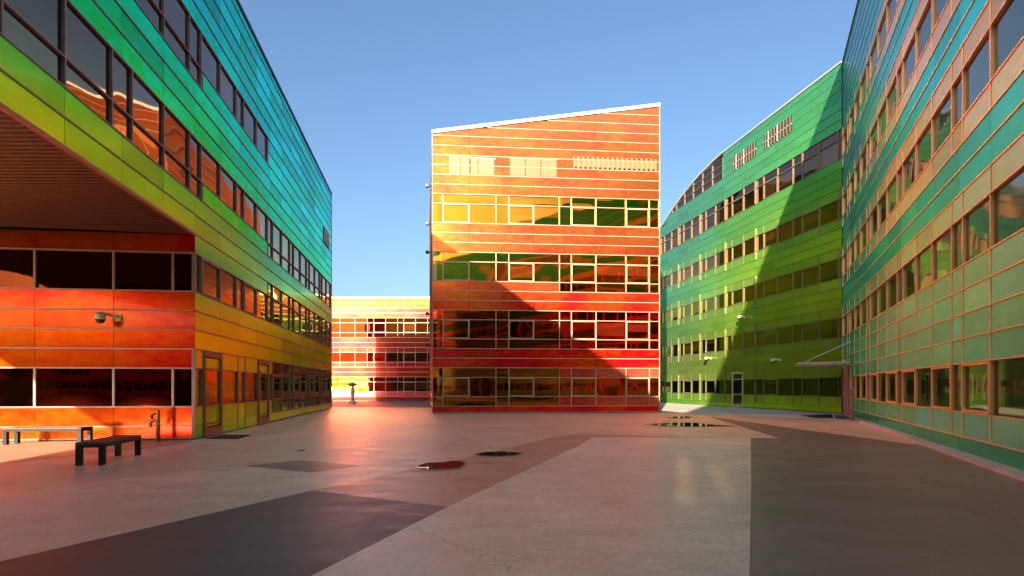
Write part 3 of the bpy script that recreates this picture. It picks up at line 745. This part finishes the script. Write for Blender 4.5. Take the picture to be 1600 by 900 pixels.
bench((-8.50, 10.30, 0), (-8.86, 11.85, 0), .50, .48, 'black legged wooden bench standing end on, farther out from the orange wall')
bench((-13.95, 14.22, 0), (-11.95, 14.40, 0), .46, .47, 'black legged wooden bench standing along the orange wall beneath its windows')

# ------------------------------------------------------------------ wall cameras
def wall_camera(p, n, d, s, label):
    p = Vector(p); t = thing('security_camera', label, 'camera', tuple(p), 'security cameras on the walls')
    up = Vector((0, 0, 1)); mb = MB(); c = lambda o, v, z: p + n * o * s + d * v * s + up * z * s
    def bl(o0, o1, v0, v1, z0, z1):
        m_ = MB(); m_.hexa([c(o0, v0, z0), c(o1, v0, z0), c(o1, v1, z0), c(o0, v1, z0)], [c(o0, v0, z1), c(o1, v0, z1), c(o1, v1, z1), c(o0, v1, z1)]); return m_
    bl(0, .03, -.08, .08, -.1, .1).build('wall_plate', M_CAMW, t)
    mb.tube(c(.03, 0, 0), c(.34, 0, .08), .04 * s, .05 * s); mb.build('arm', M_CAMW, t)
    mb = MB(); q = c(.46, 0, -.10); mb.lathe(q, [(.02 * s, .22 * s), (.10 * s, .20 * s), (.13 * s, .12 * s), (.135 * s, .0)], 18); mb.build('housing', M_CAMW, t, True)
    mb = MB(); mb.lathe(q, [(.115 * s, -.004), (.105 * s, -.06 * s), (.07 * s, -.10 * s), (.02 * s, -.118 * s)], 18); mb.build('lens_dome', M_DOME, t, True)
wall_camera(fO.w(2.12, .02, K(5) + .33), (fO.n * .8 + fO.d * .6).normalized(), Vector((-fO.n.y, fO.n.x, 0)), 1.0, 'cream dome security camera on the orange wall above the benches')
wall_camera(fG.w(13.4, .02, K(5) + .66), fG.n, fG.d, .95, 'white dome security camera on the sunlit part of the green wall')
wall_camera(fG.w(8.9, .02, K(11) + .05), fG.n, fG.d, .95, 'white dome security camera highest up on the green wall')
wall_camera(fG.w(5.1, .02, K(5) + .1), (fG.n * .9 - fG.d * -.4).normalized(), fG.d, .95, 'white dome security camera on the shaded green wall near the entrance canopy')

# ------------------------------------------------------------------ hydrant posts
def riser(p, h, label, sgn, m):
    p = Vector(p); t = thing('hydrant_post', label, 'post', tuple(p), 'hydrant posts by the entrances')
    mb = MB(); mb.lathe(p, [(.055, .0), (.055, h - .03), (.05, h - .005), (.03, h)], 16); mb.build('pole', m, t, True)
    mb = MB(); mb.lathe(p, [(.10, .0), (.10, .018), (.06, .02)], 16); mb.build('base_plate', m, t)
    for z, l in ((h - .1, .13), (h - .3, .15)):
        mb = MB(); mb.tube(p + Vector((0, 0, z)), p + Vector((sgn * l, -.05, z - .03)), .026); mb.tube(p + Vector((sgn * l, -.05, z - .03)), p + Vector((sgn * (l + .04), -.065, z - .09)), .04, .045); o = mb.build('outlet', M_ORANGE, t, False)
        mb = MB(); mb.lathe(p + Vector((sgn * (l + .03), -.06, z - .19)), [(.02, 0), (.045, .02), (.045, .07), (.02, .09)], 12); mb.build('cap', M_STEEL, o, True)
    pts = [p + Vector((sgn * (.06 + .05 * math.sin(i * .9)), -.06, h - .12 - i * .045)) for i in range(9)]
    mb = MB()
    for q, r_ in zip(pts, pts[1:]): mb.tube(q, r_, .009, n=6)
    mb.build('chain', M_BLACK, t)
q = gp(247, 690); riser((q.x, q.y, 0), .92, 'slim copper coloured hydrant post in front of the orange wall', -1, M_ORANGE)
q = gp(1334, 656); riser((q.x - .05, q.y, 0), 1.55, 'tall grey hydrant post beside the pink entrance door', -1, M_STEEL)

# ------------------------------------------------------------------ canopy
cb = fR.w(1.6, .03, 2.85)
cp = thing('entrance_canopy', 'thin grey canopy held by slanting rods over the pink corner door', 'canopy', (cb.x, cb.y, 2.75))
cw = lambda u, o, h: fR.w(u, o, h)
def slab(name, u0, u1, o0, o1, z0, z1, zf, m):
    mb = MB(); mb.hexa([cw(u0, o1, z0 + zf), cw(u1, o1, z0 + zf), cw(u1, o0, z0), cw(u0, o0, z0)][::1], [cw(u0, o1, z1 + zf), cw(u1, o1, z1 + zf), cw(u1, o0, z1), cw(u0, o0, z1)]); return mb.build(name, m, cp)
slab('plate', .5, 3.6, .04, 2.5, 2.84, 2.90, .0, M_STEEL)
for u in (.8, 3.3):
    slab('bracket', u - .04, u + .04, .035, 2.45, 2.74, 2.838, .02, M_ALU)
    mb = MB(); mb.tube(cw(u, 2.1, 2.93), cw(u, .04, 3.95), .026); rd = mb.build('stay_rod', M_STEEL, cp)
    mb = MB(); mb.tube(cw(u, 2.1, 2.90), cw(u, 2.1, 3.0), .05); mb.build('anchor', M_STEEL, rd)
    mb = MB(); mb.tube(cw(u, .3, 2.9), cw(u, .3, 3.08), .07, .02); mb.build('fin', M_STEEL, cp)

# ------------------------------------------------------------------ mats, drain, sculpture, puddles
def flat_thing(name, pts, h, m, label, cat, z=.013):
    ps = [gp(*p) for p in pts]; ar = sum(ps[i].x * ps[(i + 1) % len(ps)].y - ps[(i + 1) % len(ps)].x * ps[i].y for i in range(len(ps)))
    if ar < 0: ps = ps[::-1]
    mb = MB(); mb.prism(ps, z, z + h); return tag(mb.build(name, m), label, cat)
flat_thing('doormat', [(322, 685.5), (372, 685.8), (392, 680.2), (346, 680.2)], .018, M_MAT, 'black rubber doormat outside the yellow glazed doors', 'doormat', .001)
flat_thing('doormat', [(1252, 649.5), (1272, 653.5), (1302, 654), (1300, 648)], .018, M_MAT, 'black doormat on the pale strip beneath the entrance canopy', 'doormat')
flat_thing('doormat', [(1304, 649), (1306, 654.5), (1330, 655), (1320, 650)], .016, M_MATB, 'dark blue doormat at the foot of the pink door', 'doormat')
flat_thing('drain_cover', [(464, 704.6), (476, 704.6), (477, 703.2), (466, 703.2)], .006, M_BLACK, 'small dark drain cover set in the pinkish concrete', 'drain cover', .003)
q = gp(551, 630)
sc = thing('pedestal_sculpture', 'pale slender stone figure with a wide flat top before the far gold block', 'sculpture', (q.x, q.y, 0))
mb = MB(); mb.lathe(q, [(.42, .005), (.40, .12), (.22, .16), (.17, .3)], 20); mb.build('base', M_STONE, sc, True)
mb = MB(); mb.lathe(q, [(.17, .3), (.14, .6), (.19, .95), (.21, 1.2), (.15, 1.5), (.12, 1.62)], 20); mb.build('shaft', M_STONE, sc, True)
mb = MB(); mb.lathe(q, [(.12, 1.62), (.30, 1.70), (.46, 1.78), (.47, 1.86), (.30, 1.90), (.18, 1.95), (.14, 2.02)], 20); mb.build('bowl', plain('weathered_top', (176, 148, 112), .8, 0, .2, 5), sc, True)

def puddle(px, seed, z):
    random.seed(seed); ps = [gp(*p) for p in px]; out = []
    n = len(ps)
    for i in range(n):
        p0, p1, p2, p3 = ps[i - 1], ps[i], ps[(i + 1) % n], ps[(i + 2) % n]
        for k in range(6):
            t_ = k / 6
            c = .5 * ((2 * p1) + (p2 - p0) * t_ + (2 * p0 - 5 * p1 + 4 * p2 - p3) * t_ ** 2 + (3 * p1 - p0 - 3 * p2 + p3) * t_ ** 3)
            out.append(c + Vector((random.uniform(-.03, .03), random.uniform(-.03, .03), 0)))
    ar = sum(out[i].x * out[(i + 1) % len(out)].y - out[(i + 1) % len(out)].x * out[i].y for i in range(len(out)))
    if ar < 0: out = out[::-1]
    c = sum(out, Vector((0, 0, 0))) / len(out)
    mb = MB(); mb.add([(p.x, p.y, z + .006) for p in out], [tuple(range(len(out)))]); mb.build('puddle', M_WATER, kind='structure')
    wet = [c + (p - c) * (1.06 + .16 * (mnoise.noise(p * 1.7) + .5)) for p in out]
    mb = MB(); mb.add([(p.x, p.y, z + .002) for p in wet], [tuple(range(len(wet)))]); mb.build('pavement', G_WET, kind='structure')
puddle([(650, 733), (664, 725), (690, 723.5), (712, 721), (724, 724), (719, 731), (690, 734), (668, 735)], 1, .010)
puddle([(744, 711), (760, 707.5), (786, 706.5), (812, 709), (796, 712.5), (770, 713)], 2, .010)
puddle([(1020, 663.5), (1042, 661.5), (1080, 661.2), (1112, 664), (1140, 666), (1112, 666.4), (1080, 666.8), (1038, 666)], 3, .010)
puddle([(1044, 652.5), (1066, 651), (1080, 652), (1062, 653.6)], 4, .010)

for o in bpy.data.objects:
    for k in ('_base', '_part'):
        if k in o: del o[k]
